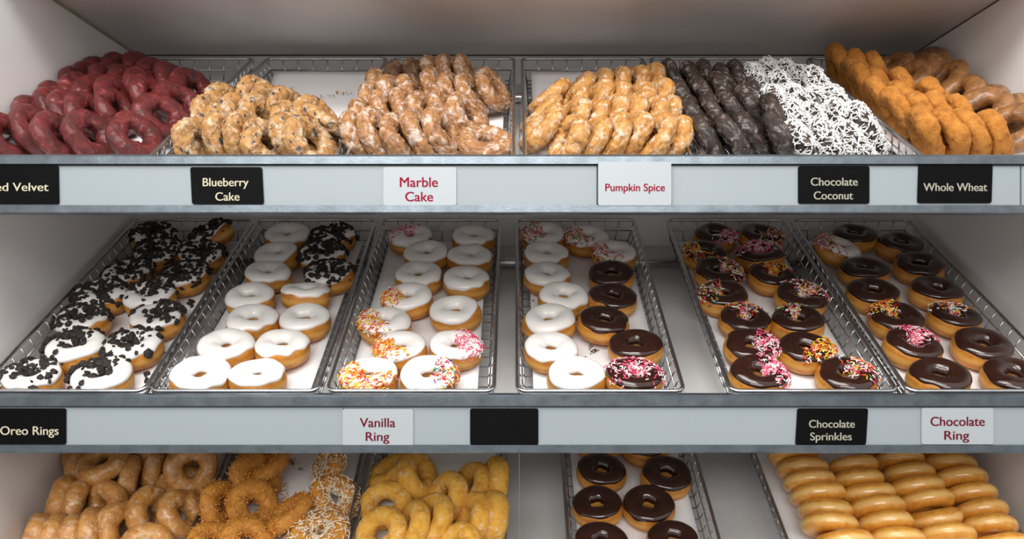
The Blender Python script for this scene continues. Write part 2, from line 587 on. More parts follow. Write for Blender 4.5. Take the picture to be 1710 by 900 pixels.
LIPS = {  # lip face Y and the heights of: lip top, lip bottom, strip top, strip bottom, lower lip bottom
    'top': (1.055, 0.2090, 0.1960, 0.1935, 0.1400, 0.1285),
    'mid': (1.085, -0.1205, -0.1360, -0.1390, -0.1905, -0.2020),
    'low': (1.085, -0.4400, -0.4550, -0.4580, -0.5100, -0.5215),
}
SHELF_LABEL = {
    'top': 'top sloping metal shelf under the piled cake doughnuts, with grey label rail along its front',
    'mid': 'middle sloping metal shelf under six baskets of iced ring doughnuts',
    'low': 'bottom sloping metal shelf under glazed doughnuts, its front edge below the picture',
}
for sh in ('top', 'mid', 'low'):
    yl, z0, z1, z2, z3, z4 = LIPS[sh]
    root = empty('display_shelf', Matrix.Translation((0, yl, z1 + CZ)))
    tag(root, SHELF_LABEL[sh], 'shelf', 'sloping display shelves')

    def rel(mb):
        mb.v = [(x, y - yl, z - z1) for x, y, z in mb.v]
        return mb
    s = SH[sh]
    p0, p1 = shelf_pt(sh, 0, -0.02, -0.022), shelf_pt(sh, 0, 0, -0.022)
    vback = (YB - 0.002 - s['y'] - 0.022 * math.sin(TH)) / math.cos(TH)
    q0, q1 = shelf_pt(sh, 0, 0.0, -0.022), shelf_pt(sh, 0, vback, -0.022)
    d = N * 0.006
    mb = MB()
    mb.prism([(q0.y, q0.z), (q1.y, q1.z), (q1.y - d.y, q1.z - d.z), (q0.y - d.y, q0.z - d.z)], XL + 0.001, 0.0075)
    mb.prism([(q0.y, q0.z), (q1.y, q1.z), (q1.y - d.y, q1.z - d.z), (q0.y - d.y, q0.z - d.z)], 0.0085, XR - 0.001)
    rel(mb).build('shelf_sheet', M['panel'], root)
    X0, X1 = XL + 0.001, XR - 0.001
    fy, fz = q0.y, q0.z
    # rolled upper lip running back down to the sheet
    mb = MB()
    mb.prism([(yl + 0.003, z0), (yl + 0.010, z0 + 0.0015), (yl + 0.014, z0 - 0.001), (fy + 0.002, fz), (fy, fz - 0.006), (yl + 0.010, z1 - 0.001), (yl, z1), (yl, z0 - 0.003)], X0, X1)
    rel(mb).build('upper_lip', M['lip'], root)
    mb = MB()
    mb.box(X0, X1, yl + 0.006, yl + 0.010, z4 + 0.002, z1)
    rel(mb).build('rail_back', M['channel'], root)
    mb = MB()
    mb.prism([(yl, z3), (yl + 0.003, z3), (yl + 0.006, z4 + 0.004), (yl + 0.014, z4 + 0.002), (yl + 0.014, z4), (yl + 0.002, z4), (yl, z4 + 0.002)], X0, X1)
    rel(mb).build('lower_lip', M['lip'], root)
    for v_ in (0.035, 0.473):
        c = shelf_pt(sh, 0, v_, -0.0112)
        mb = MB()
        mb.tube([(X0, c.y, c.z), (X1, c.y, c.z)], 0.0095, 10)
        rel(mb).build('support_rail', M['chrome'], root, True)

# ------------------------------------------------------------------ label strips and signs


def xw(p, y):
    return (p - CX) / F * y


def zw(p, y):
    return (CY - p) / F * y


def strip(sh, pa, pb, label):
    yl, z0, z1, z2, z3, z4 = LIPS[sh]
    y = yl + 0.0045
    mb = MB()
    x0, x1 = max(xw(pa, y), XL + 0.002), min(xw(pb, y), XR - 0.002)
    mb.box(-(x1 - x0) / 2, (x1 - x0) / 2, 0, 0.0012, -(z2 - z3) / 2 - 0.002, (z2 - z3) / 2)
    o = mb.build('label_strip', M['strip'])
    o.location = ((x0 + x1) / 2, y, (z2 + z3) / 2 + CZ)
    tag(o, label, 'label strip', 'blank strips in the label rails')


strip('top', -200, 996, 'long pale blank strip in the top label rail, running left of the spice sign')
strip('top', 1003, 1703, 'pale blank strip in the top label rail behind and right of the spice sign')
strip('top', 1706, 1900, 'short pale strip at the right end of the top label rail')
strip('mid', -200, 573, 'pale blank strip in the middle label rail, left of the white vanilla sign')
strip('mid', 574.5, 1900, 'long blank strip in the middle rail behind the vanilla and chocolate signs')


def sign(sh, pa, pb, ya, yb, dark, lines, label, ink, lean=0.0, dy=0.0):
    yl = LIPS[sh][0]
    y = yl + 0.0022 - dy
    x0, x1, zt, zb = xw(pa, y), xw(pb, y), zw(ya, y), zw(yb, y)
    cx_, cz_ = (x0 + x1) / 2, (zt + zb) / 2
    root = empty('name_sign', Matrix.Translation((cx_, y, cz_ + CZ)))
    tag(root, label, 'sign', 'flavour name signs')
    hw, hh, r = (x1 - x0) / 2, (zt - zb) / 2, 0.003
    out = []
    for sx, sz, a0 in ((1, 1, 0), (-1, 1, 90), (-1, -1, 180), (1, -1, 270)):
        for k in range(4):
            a = math.radians(a0 + 30 * k)
            zz = sz * (hh - r) + r * math.sin(a)
            out.append((sx * (hw - r) + r * math.cos(a) + lean * zz, zz))
    n = len(out)
    v = [(x, 0, z) for x, z in out] + [(x, 0.0012, z) for x, z in out]
    f = [tuple(range(n)), tuple(reversed(range(n, 2 * n)))] + [(i, i + n, (i + 1) % n + n, (i + 1) % n) for i in range(n)]
    mesh_obj('card', v, f, M['card_black'] if dark else M['card_white'], root)
    for (txt, a, bb, base, cap) in lines:
        cu = bpy.data.curves.new('text', 'FONT')
        cu.body = txt
        cu.extrude = 0.00012
        cu.align_x = 'LEFT'
        cu.size = 1.0

        to = bpy.data.objects.new('text', cu)
        COL.objects.link(to)
        bpy.context.view_layer.update()
        me = bpy.data.meshes.new_from_object(to)
        bpy.data.objects.remove(to)
        co = np.array([w.co[:] for w in me.vertices])
        wx = co[:, 0].max() - co[:, 0].min()
        sx_ = (xw(bb, y) - xw(a, y)) / wx
        sz_ = cap / F * y / 0.727
        nc = np.stack([(co[:, 0] - co[:, 0].min()) * sx_ + xw(a, y) - cx_, -0.00035 - co[:, 2], co[:, 1] * sz_ + zw(base, y) - cz_], -1)
        fs = [tuple(p.vertices) for p in me.polygons]
        bpy.data.meshes.remove(me)
        mb = MB()
        for k_, sh_ in enumerate((-0.00022, 0.0, 0.00022)):      # strokes a little heavier
            mb.add(nc + np.array([sh_, -0.00002 * k_, 0]), fs)
        mb.build('lettering', M[ink], root)


sign('top', -24, 98, 276, 341, True, [('Red Velvet', -20, 81, 319, 14.5)], 'black sign reading Red Velvet at the left end of the top rail', 'ink_cream', -0.02)
sign('top', 319, 439, 279, 341, True, [('Blueberry', 339, 415, 311, 14.5), ('Cake', 360, 400, 335, 14.5)], 'black sign reading Blueberry Cake on the top rail', 'ink_cream', -0.05)
sign('top', 640, 762, 279, 343, False, [('Marble', 668, 731, 312, 17), ('Cake', 677, 723, 336, 16.5)], 'white sign with red letters reading Marble Cake on the top rail', 'ink_red')
sign('top', 999, 1121, 270, 343, False, [('Pumpkin Spice', 1011, 1110, 319, 13)], 'tall white sign with small red letters reading Pumpkin Spice', 'ink_red', 0, 0.0035)
sign('top', 1333, 1452, 277, 340, True, [('Chocolate', 1354, 1432, 310, 14), ('Coconut', 1359, 1424, 333, 14)], 'black sign reading Chocolate Coconut on the top rail', 'ink_grey', 0.0)
sign('top', 1533, 1657, 274, 339, True, [('Whole Wheat', 1542, 1648, 319, 14)], 'black sign reading Whole Wheat near the right end of the top rail', 'ink_grey', 0.03)
sign('mid', -9, 110, 682, 742, True, [('Oreo Rings', 1, 98, 726, 15)], 'black sign with pale lettering at the left end of the middle rail', 'ink_cream')
sign('mid', 572, 690, 683, 745, False, [('Vanilla', 601, 660, 713, 16), ('Ring', 611, 650, 736, 15.5)], 'white sign with maroon letters reading Vanilla Ring on the middle rail', 'ink_maroon')
sign('mid', 785, 899, 682, 743, True, [], 'blank black sign without lettering on the middle rail', 'ink_cream')
sign('mid', 1330, 1448, 682, 743, True, [('Chocolate', 1351, 1427, 714, 13.5), ('Sprinkles', 1353, 1422, 735, 13.5)], 'black sign reading Chocolate Sprinkles on the middle rail', 'ink_grey', 0.06)
sign('mid', 1539, 1659, 681, 742, False, [('Chocolate', 1554, 1644, 711, 16), ('Ring', 1577, 1618, 734, 15.5)], 'white sign reading Chocolate Ring at the right of the middle rail', 'ink_maroon')

# ------------------------------------------------------------------ wire baskets and their liners
LB = 0.556


def rounded_rect(w, l, r, z, k=4):
    pts = []
    for sx, sy, a0 in ((1, 1, 0), (-1, 1, 90), (-1, -1, 180), (1, -1, 270)):
        for i in range(k + 1):
            a = math.radians(a0 + 90 * i / k)
            pts.append((sx * (w / 2 - r) + r * math.cos(a), l / 2 + sy * (l / 2 - r) + r * math.sin(a), z))
    return pts


def basket_parts(w):
    """Local frame: x across, y up the slope from the front, z off the floor."""
    parts = []
    tp, wr = 0.010, 0.0013
    z0, z1, zm = 0.0012, HB - 0.0025, HB * 0.5
    wi, li0, li1 = w / 2 - 0.003, 0.003, LB - 0.003
    wb, lb0, lb1 = wi - tp, li0 + tp, li1 - tp
    mb = MB(); mb.tube(rounded_rect(w - 0.006, LB - 0.006, 0.012, HB), 0.0031, 8, True)
    mb.v = [(x, y + 0.003, z) for x, y, z in mb.v]
    parts.append(('rim', mb))
    ny = 22
    ys = [lb0 + (lb1 - lb0) * i / (ny - 1) for i in range(ny)]
    nx = max(7, int(round(2 * wb / 0.0262)) + 1)
    xs = [-wb + 2 * wb * i / (nx - 1) for i in range(nx)]
    for sx in (-1, 1):
        mb = MB()
        for y in ys:
            mb.tube([(sx * wb, y, z0), (sx * wi, y, z1)], wr, 5)
        m_ = sx * (wb + (wi - wb) * 0.5)
        mb.tube([(m_, li0, zm), (m_, li1, zm)], wr, 5)
        parts.append(('side_grid', mb))
    for yb, yt in ((lb0, li0), (lb1, li1)):
        mb = MB()
        for x in xs:
            mb.tube([(x, yb, z0), (x * wi / wb, yt, z1)], wr, 5)
        ym = (yb + yt) / 2
        mb.tube([(-wi + 0.004, ym, zm), (wi - 0.004, ym, zm)], wr, 5)
        parts.append(('end_grid', mb))
    mb = MB()
    for y in ys:
        mb.tube([(-wb, y, z0), (wb, y, z0)], wr, 5)
    for x in xs:
        mb.tube([(x, lb0, z0 + 0.0), (x, lb1, z0)], wr, 5)
    parts.append(('floor_grid', mb))
    return parts


PROTO = {}


def frame4(p):
    return Matrix(((U.x, V.x, N.x, p.x), (U.y, V.y, N.y, p.y), (U.z, V.z, N.z, p.z + CZ), (0, 0, 0, 1)))


def basket(sh, xc, w, label, yaw=0.0, dv=0.0):
    root = empty('wire_basket', frame4(shelf_pt(sh, xc, dv, 0.0)) @ Matrix.Rotation(yaw, 4, 'Z'))
    tag(root, label, 'basket', 'chrome wire baskets on the shelves')
    if w not in PROTO:
        PROTO[w] = []
        for nm, mb in basket_parts(w):
            PROTO[w].append(mb.build(nm, M['chrome'], root, True))
    else:
        for p in PROTO[w]:
            c = p.copy()
            link(c)
            c.parent = root
    return root


def liner(sh, xc, w, v0, v1, label, yaw=0.0, seed=0, back_curl=0.0):
    g = np.random.default_rng(seed)
    nx, ny = 14, 40
    vs, fs = [], []
    ph = g.uniform(0, 6.28, 4)
    for j in range(ny):
        for i in range(nx):
            u, t = i / (nx - 1) * 2 - 1, j / (ny - 1)
            z = 0.0003 * (1 + math.sin(5 * t * 3.1 + ph[0] + u * 2)) + 0.0010 * abs(u) ** 6 * (1 + 0.6 * math.sin(9 * t + ph[1]))
            y = t * (v1 - v0)
            if back_curl:
                k = max(0, t - 0.82) / 0.18
                z += back_curl * k * k
                y -= back_curl * 0.4 * k * k
            vs.append((u * w / 2, y, z))
    for j in range(ny - 1):
        for i in range(nx - 1):
            a = j * nx + i
            fs.append((a, a + 1, a + nx + 1, a + nx))
    o = mesh_obj('paper_liner', vs, fs, M['paper'], None, True)
    so = o.modifiers.new('thickness', 'SOLIDIFY')
    so.thickness = 0.0003
    so.offset = 1
    o.matrix_world = frame4(shelf_pt(sh, xc, v0, 0.0027)) @ Matrix.Rotation(yaw, 4, 'Z')
    return tag(o, label, 'paper liner', 'white paper liners in the baskets')


ORD = ['first', 'second', 'third', 'fourth', 'fifth', 'sixth', 'seventh', 'eighth', 'ninth', 'tenth', 'eleventh']
MIDX = [-0.6440, -0.3980, -0.1480, 0.1215, 0.4235, 0.6750]
MIDW = ['leftmost basket', 'second basket', 'third basket', 'fourth basket', 'fifth basket', 'rightmost basket']
MIDC = ['cookie-crumbed doughnuts', 'mostly plain white doughnuts', 'white doughnuts with sprinkles', 'white and chocolate doughnuts side by side', 'chocolate doughnuts covered in sprinkles', 'mostly plain chocolate doughnuts']
for i, x in enumerate(MIDX):
    basket('mid', x, 0.242, f'long wire basket of {MIDC[i]} on the middle shelf')
    liner('mid', x + (-0.006 if i < 3 else 0.004), 0.196, 0.014, LB - 0.02, f'white paper under the {MIDC[i]} on the middle shelf', 0.0, 20 + i)
TOPX = [-0.634, -0.371, -0.120, 0.132, 0.384, 0.694]
TOPC = ['dark red doughnuts', 'pale blueberry doughnuts', 'brown marbled doughnuts', 'golden pumpkin doughnuts', 'dark chocolate and coconut doughnuts', 'orange and brown doughnuts']
for i, x in enumerate(TOPX):
    basket('top', x, 0.242, f'long wire basket of {TOPC[i]} on the top shelf')
    liner('top', x, 0.200, 0.014, LB - 0.02, f'white paper under the {TOPC[i]} on the top shelf', 0.0, 30 + i, 0.02 if i in (1, 3) else 0.0)
LOWX = [(-0.630, 0.242), (-0.384, 0.242), (-0.134, 0.242), (0.201, 0.242), (0.612, 0.380)]
LOWC = ['tan glazed doughnuts', 'peanut and coconut doughnuts', 'sugared golden doughnuts', 'chocolate iced doughnuts', 'shiny glazed rings in four columns']
for i, (x, w) in enumerate(LOWX):
    basket('low', x, w, f'{"wide" if w > 0.3 else "long"} wire basket of {LOWC[i]} on the bottom shelf')
    liner('low', x, w - 0.044, 0.014, LB - 0.02, f'white paper under the {LOWC[i]} on the bottom shelf', 0.0, 40 + i)

# ------------------------------------------------------------------ doughnut kinds
YR = [Ring(0.0275 + 0.0006 * (i % 3 - 1), 0.0163, 0.0182, 2.45, 100 + i, 0.022, sq=0.93) for i in range(6)]
GR = [Ring(0.0275, 0.0165, 0.0148, 2.2, 150 + i, 0.022) for i in range(6)]
Y_DOUGH = [dough_mesh(r, 'dough', M['dough']) for r in YR]
Y_GLAZED = [dough_mesh(r, 'glazed_ring', M['glazed']) for r in GR]
W_ICE = [icing_mesh(r, 'icing', M['white_icing'], 200 + i, 29, 170, 0.0030, 14) for i, r in enumerate(YR)]
C_ICE = [icing_mesh(r, 'icing', M['choc_icing'], 300 + i, 31, 172, 0.0026, 10) for i, r in enumerate(YR)]
COOKIE = [chunks_mesh(r, 'cookie_crumbs', M['cookie'], 400 + i, 90, 0.0030, 0.0082, 150, 90 + 40 * i, (25, 165), 0.55) for i, r in enumerate(YR)]
COOKIE2 = [chunks_mesh(r, 'cookie_crumbs', M['cookie'], 450 + i, 165, 0.0028, 0.0074, 180, 0, (15, 168), 0.55) for i, r in enumerate(YR)]
CK = dict(R=0.0285, a=0.0158, b=0.0133)
CAKE = {}


def cakes(key, mat, n=4, **kw):
    p = dict(CK); p.update(kw)
    rings = [Ring(seed=hash_(key) + i, **p) for i in range(n)]
    CAKE[key] = ([dough_mesh(r, 'dough', M[mat], 84, 40) for r in rings], rings)


def hash_(s):
    return sum(ord(c) * 31 for c in s)


cakes('red', 'red', 6, e=2.1, lump=0.035, rough=0.0016, rf=170)
cakes('blueberry', 'blueberry', 6, e=2.2, lump=0.045, rough=0.0026, rf=190, crack=0.0022)
cakes('marble', 'marble', 6, e=2.3, lump=0.035, rough=0.0015, rf=200, crack=0.0032)
cakes('marble_dark', 'marble_dark', 2, e=2.3, lump=0.035, rough=0.0015, rf=200, crack=0.0032)
cakes('pumpkin', 'pumpkin', 6, e=2.3, lump=0.035, rough=0.0014, rf=190, crack=0.0032)
cakes('choc', 'choc', 5, e=2.3, lump=0.035, rough=0.0015, rf=190, crack=0.0030)
cakes('wheat', 'wheat', 5, e=2.4, lump=0.04, rough=0.0016, rf=150, crack=0.0016)
cakes('brown', 'brown', 4, e=2.2, lump=0.03, rough=0.0010, rf=110)
cakes('oldglaze', 'oldglaze', 6, b=0.0155, e=2.3, lump=0.035, rough=0.0012, rf=120)
cakes('sugar', 'sugar', 5, b=0.0165, e=2.2, lump=0.03, rough=0.0010, rf=150)
cakes('coconut', 'choc', 3, lump=0.04, rough=0.002, rf=110)
cakes('peanut', 'fried_gold', 3, lump=0.04, rough=0.0015, rf=110)
cakes('coco_gold', 'fried_gold', 3, lump=0.04, rough=0.0015, rf=110)
SHRED = [shreds_mesh(r, 'coconut_shreds', M['coconut'], 500 + i, 1150, 0.006, 0.014, 0.00092) for i, r in enumerate(CAKE['coconut'][1])]
SHRED_G = [shreds_mesh(r, 'coconut_shreds', M['coconut_toast'], 520 + i, 620, 0.004, 0.010, 0.0008) for i, r in enumerate(CAKE['coco_gold'][1])]
NUTS = [chunks_mesh(r, 'peanut_pieces', M['peanut'], 540 + i, 420, 0.0012, 0.0024, 180, 0, (0, 360), 0.7, 0.0006) for i, r in enumerate(CAKE['peanut'][1])]
for me in SHRED + SHRED_G + NUTS + COOKIE + COOKIE2:
    me.update()


def child(name, me, parent, stuff=False):
    o = bpy.data.objects.new(name, me)
    link(o, parent)
    if stuff:
        o['kind'] = 'stuff'
    return o


def axis_of(al, f):
    """Ring axis from its lean in the X-Z plane (degrees from +X) and how far it faces the front (-Y)."""
    k = math.sqrt(max(0.0, 1 - f * f))
    return Vector((math.cos(math.radians(al)) * k, -f, math.sin(math.radians(al)) * k))


def rot_of(ax, spin):
    z = ax.normalized()
    x = U - z * U.dot(z)
    if x.length < 0.25:
        x = V - z * V.dot(z)
    x.normalize()
    y = z.cross(x)
    m = Matrix((x, y, z)).transposed()
    return m @ Matrix.Rotation(spin, 3, 'Z')


def settle(items, sh, xlo, xhi, iters=150, soft=0.93, pull=0.06, lift=0.014, bx=None, half=0.110):
    """Moves rings apart until they only touch, keeping them above the basket floor and near where they were seen."""
    n = len(items)
    K = 14
    tgt = np.array([it['c'][:] for it in items])
    c = tgt.copy()
    offs, rad = [], []
    for it in items:
        m = np.array(it['rot'])
        t = np.linspace(0, 2 * np.pi, K, endpoint=False)
        ring = np.stack([np.cos(t), np.sin(t) * it.get('sq', 1), 0 * t], -1) * it['R']
        offs.append(ring @ m.T)
        rad.append(it['r'])
    offs = np.array(offs)
    frad = np.array([it.get('fr', it['r'] * 1.17) for it in items])
    rad = np.array(rad)
    Nn = np.array(N[:])
    Vv = np.array(V[:])
    p0 = np.array(shelf_pt(sh, 0, 0, 0.0040)[:])
    for itn in range(iters):
        P = c[:, None, :] + offs
        flat = P.reshape(-1, 3)
        own = np.repeat(np.arange(n), K)
        D = flat[:, None, :] - flat[None, :, :]
        d = np.sqrt((D ** 2).sum(-1)) + 1e-9
        rs = (rad[own][:, None] + rad[own][None, :]) * soft
        pen = np.where(own[:, None] != own[None, :], np.clip(rs - d, 0, None), 0)
        push = (D / d[..., None] * pen[..., None]).reshape(n, K, n * K, 3).sum((1, 2))
        cnt = (pen > 0).reshape(n, -1).sum(1)
        c = c + 0.55 * push / np.maximum(cnt, 1)[:, None] * np.minimum(1 + 0.15 * cnt, 2.0)[:, None]
        pl = pull * (1 - itn / iters)
        c = c + (tgt - c) * pl
        P = c[:, None, :] + offs
        hgt = ((P - p0) @ Nn).min(1) - frad
        c = c - Nn[None, :] * np.minimum(hgt, 0)[:, None]
        bot = ((P - p0) @ Vv).min(1) - rad - 0.007
        c = c - Vv[None, :] * np.minimum(bot, 0)[:, None]
        top = LB - 0.014 - (((P - p0) @ Vv).max(1) + rad)
        c = c + Vv[None, :] * np.minimum(top, 0)[:, None]
        up = (c - tgt) @ Nn
        c = c - Nn[None, :] * np.clip(up - lift, 0, None)[:, None]
        if bx is not None:                         # below the rim they stay between the basket sides
            low_ = ((P - p0) @ Nn) < HB + 0.004
            xx = P[..., 0]
            a_ = np.where(low_, bx - half + rad[:, None] - xx, -1).max(1)
            b_ = np.where(low_, xx - (bx + half - rad[:, None]), -1).max(1)
            c[:, 0] += np.clip(a_, 0, None) - np.clip(b_, 0, None)
            P = c[:, None, :] + offs
        lo = P[..., 0].min(1) - rad - xlo
        hi = xhi - (P[..., 0].max(1) + rad)
        c[:, 0] += -np.minimum(lo, 0) + np.minimum(hi, 0)
    for it, q in zip(items, c):
        it['c'] = Vector(q)


def place(it):
    m = it['rot'].to_4x4()
    m.translation = (it['c'].x, it['c'].y, it['c'].z + CZ)
    return m @ Matrix.Scale(it.get('s', 1.0), 4)


# ------------------------------------------------------------------ middle shelf: iced rings
PAL = {'yr': ['yellow', 'yellow', 'red', 'orange', 'white'], 'pw': ['pink', 'hotpink', 'white', 'white', 'pink'], 'multi': ['white', 'yellow', 'pink', 'blue', 'orange', 'green', 'white', 'red'],
       'pm': ['pink', 'white', 'yellow', 'white', 'hotpink', 'brown'], 'ry': ['red', 'yellow', 'orange', 'yellow', 'white']}
PALW = {'yr': 'yellow', 'pw': 'pink', 'multi': 'many-coloured', 'pm': 'pale', 'ry': 'red-yellow'}
# (px, py, icing, (sprinkle side in degrees, half width, palette, how many) or None, (lean, facing) or None); front to back
FLAT = (90.0, math.sin(TH))
MID = [
    ([(68, 620, 'o'), (117, 574, 'o'), (142, 531, 'O'), (167, 489, 'O'), (213, 457, 'O'), (263, 418, 'O'), (274, 387, 'O')],
     [(178, 624, 'o'), (217, 578, 'o'), (249, 533, 'o'), (263, 492, 'o'), (302, 457, 'O'), (327, 421, 'O'), (357, 383, 'O', None, (112, 0.45))]),
    ([(334, 627, 'w'), (371, 584, 'w'), (409, 536, 'w'), (428, 493, 'w'), (448, 454, 'w'), (464, 420, 'w'), (480, 392, 'w')],
     [(437, 626, 'w', None, (90, 0.44)), (464, 584, 'w'), (503, 534, 'w'), (517, 492, 'w', None, (88, 0.26)), (543, 455, 'O'), (543, 427, 'O'), (556, 395, 'O')]),
    ([(621, 629, 'w', (250, 105, 'yr', 170)), (652, 583, 'w', (215, 80, 'yr', 150)), (657, 536, 'w', (215, 75, 'yr', 150)), (675, 499, 'w', (200, 60, 'ry', 120)), (694, 466, 'w'), (708, 431, 'w'), (687, 395, 'w', (140, 80, 'pw', 120))],
     [(719, 631, 'w', (355, 65, 'multi', 130)), (742, 583, 'w', (10, 80, 'pw', 130)), (760, 518, 'w'), (780, 466, 'w'), (785, 428, 'w'), (794, 396, 'w')]),
    ([(941, 629, 'w'), (927, 584, 'w'), (922, 539, 'w'), (931, 503, 'w'), (922, 467, 'w'), (914, 433, 'w'), (904, 394, 'w', (190, 85, 'pm', 150))],
     [(1043, 627, 'c', (90, 150, 'pw', 150)), (1052, 579, 'c'), (1023, 536, 'c'), (1015, 495, 'c'), (1020, 459, 'c'), (1022, 424, 'w', (215, 70, 'pm', 130)), (977, 404, 'w', (210, 90, 'multi', 130))]),
    ([(1271, 628, 'c', (10, 70, 'pw', 140)), (1261, 583, 'c', (350, 70, 'pw', 130)), (1237, 537, 'c', (80, 60, 'multi', 110)), (1204, 495, 'c', (165, 75, 'multi', 130)), (1198, 459, 'c', (10, 75, 'pm', 130)), (1184, 427, 'c', (215, 80, 'ry', 120)), (1186, 391, 'c', (320, 75, 'pw', 120))],
     [(1392, 631, 'c', (25, 75, 'multi', 140)), (1362, 588, 'c', (320, 75, 'ry', 140)), (1339, 545, 'c', (100, 35, 'multi', 60)), (1335, 503, 'c', (55, 75, 'pm', 130)), (1296, 461, 'c', (80, 70, 'ry', 120)), (1271, 424, 'c', (90, 110, 'pw', 120)), (1268, 392, 'c', (320, 70, 'multi', 110))]),
    ([(1567, 627, 'c'), (1530, 578, 'c', (60, 60, 'pw', 120)), (1498, 532, 'c', (125, 55, 'ry', 90)), (1460, 490, 'c'), (1444, 454, 'c'), (1404, 420, 'w', (185, 85, 'pm', 160), (75, 0.50)), (1422, 381, 'c')],
     [(1690, 626, 'c'), (1647, 578, 'c'), (1599, 532, 'c', (95, 75, 'multi', 110)), (1565, 484, 'c'), (1535, 442, 'c'), (1500, 405, 'c')]),
]
LOWC4 = [([(1000, 900, 'c'), (998, 834, 'c'), (1005, 781, 'c'), (1006, 745, 'c')], [(1115, 893, 'c'), (1088, 841, 'c'), (1102, 787, 'c'), (1080, 750, 'c')])]
look_w = {'w': 'plain white iced', 'c': 'plain chocolate iced', 'o': 'white iced cookie-crumb', 'O': 'heavily crumbed white iced'}
n_d = 0
for bi, cols in enumerate(MID + LOWC4):
    items = []
    low = bi == 6
    sh_, xb = ('low', 0.201) if low else ('mid', MIDX[bi])
    for ci, colm in enumerate(cols):
        for ri, sp in enumerate(colm):
            X, Y_, kind = sp[:3]
            spr = sp[3] if len(sp) > 3 else None
            al, f = sp[4] if len(sp) > 4 else (90 + random.uniform(-5, 5), FLAT[1] + random.uniform(-0.05, 0.05))
            ax = axis_of(al, f)
            vi = n_d % 6
            spin = 0.0 if spr else random.choice((0, math.pi))
            p = px(X, Y_, plane(sh_, 0.0355)) - ax * 0.0165
            items.append(dict(c=p, rot=rot_of(ax, spin), R=YR[vi].R, r=0.0165, fr=0.0198, sq=0.93, vi=vi, kind=kind, spr=spr, ci=ci, ri=ri, s=random.uniform(0.95, 1.02), n=n_d))
            n_d += 1
    settle(items, sh_, xb - 0.110, xb + 0.110, soft=0.91, pull=0.14, lift=0.010)
    for it in items:
        k, vi, spr = it['kind'], it['vi'], it['spr']
        nm = {'w': 'white_iced_doughnut', 'c': 'chocolate_iced_doughnut', 'o': 'cookie_crumb_doughnut', 'O': 'cookie_crumb_doughnut'}[k]
        root = empty(nm, place(it))
        child('dough', Y_DOUGH[vi], root)
        ice = child('icing', (C_ICE if k == 'c' else W_ICE)[vi], root)
        if k in 'oO':
            child('cookie_crumbs', (COOKIE if k == 'o' else COOKIE2)[(vi + it['n'] // 6) % 6 if False else vi], ice, True)
        if spr:
            sprinkle_part(YR[vi], ice, 600 + it['n'], spr[0], spr[1], PAL[spr[2]], int(spr[3] * 2.2))
            lk = f'{"white" if k == "w" else "chocolate"} iced doughnut with {PALW[spr[2]]} sprinkles'
        else:
            lk = look_w[k] + ' doughnut'
        side = ('left', 'right')[it['ci']]
        where = 'frontmost' if it['ri'] == 0 else ORD[it['ri']] + ' from front'
        bw = 'narrow basket, bottom shelf' if low else f'{MIDW[bi]}, middle shelf'
        tag(root, f'{lk}, {where}, {side} column, {bw}', 'doughnut', f'iced ring doughnuts in the {bw}')

# ------------------------------------------------------------------ top shelf and bottom shelf piles
# each pile: rows front to back of (px, py[, lean, facing[, height[, kind]]])
PILES = []


def pile(sh, key, name, desc, group, lo, hi, lean, facing, rows, h=0.043, rowword='row', soft=0.90, pull=0.10):
    PILES.append(dict(sh=sh, key=key, name=name, desc=desc, group=group, lo=lo, hi=hi, lean=lean, facing=facing, rows=rows, h=h, rowword=rowword))


pile('top', 'red', 'red_velvet_doughnut', 'dark red glazed doughnut', 'red velvet doughnuts piled on the top shelf', XL + 0.004, -0.512, 28, 0.34, [
    [(22, 226), (58, 219), (100, 228), (151, 225), (226, 226, 32, 0.55)],
    [(25, 193), (68, 182), (100, 181), (140, 190), (191, 182), (269, 192, 28, 0.60)],
    [(63, 164), (106, 152), (151, 160), (196, 156), (236, 158), (299, 166, 30, 0.55)],
    [(120, 140), (146, 127), (170, 135), (201, 132), (241, 140)],
    [(150, 118), (180, 113), (214, 111), (251, 117), (269, 127), (322, 135, 32, 0.5)]])
pile('top', 'blueberry', 'blueberry_doughnut', 'pale blueberry doughnut', 'blueberry cake doughnuts on the top shelf', -0.50, -0.238, 12, 0.35, [
    [(320, 212, 165, 0.5), (344, 236), (378, 234), (413, 232), (453, 238, 30, 0.6), (497, 226, 30, 0.5), (535, 230, 30, 0.55)],
    [(335, 194, 150, 0.4), (367, 200), (404, 202), (449, 202, 20, 0.45), (493, 204, 30, 0.4), (518, 200, 30, 0.5)],
    [(358, 178), (391, 178), (438, 180), (475, 184)],
    [(545, 205, 60, 0.12, 0.05)]])
pile('top', 'marble', 'marble_doughnut', 'brown marbled glazed doughnut', 'marble cake doughnuts on the top shelf', -0.258, 0.0, 27, 0.36, [
    [(592, 224), (632, 229), (668, 228), (700, 226), (728, 224, 27, 0.45), (788, 238, 80, 0.62, 0.03)],
    [(600, 196), (634, 190), (668, 184), (705, 190), (735, 186), (776, 194, 30, 0.55)],
    [(619, 166), (655, 160), (691, 157), (727, 148), (760, 152), (782, 152, 30, 0.4)],
    [(632, 147), (655, 133, 25, 0.3, 0.043, 'marble_dark'), (685, 127, 25, 0.3, 0.043, 'marble_dark'), (714, 120), (744, 119), (768, 121), (808, 142, 28, 0.5)]])
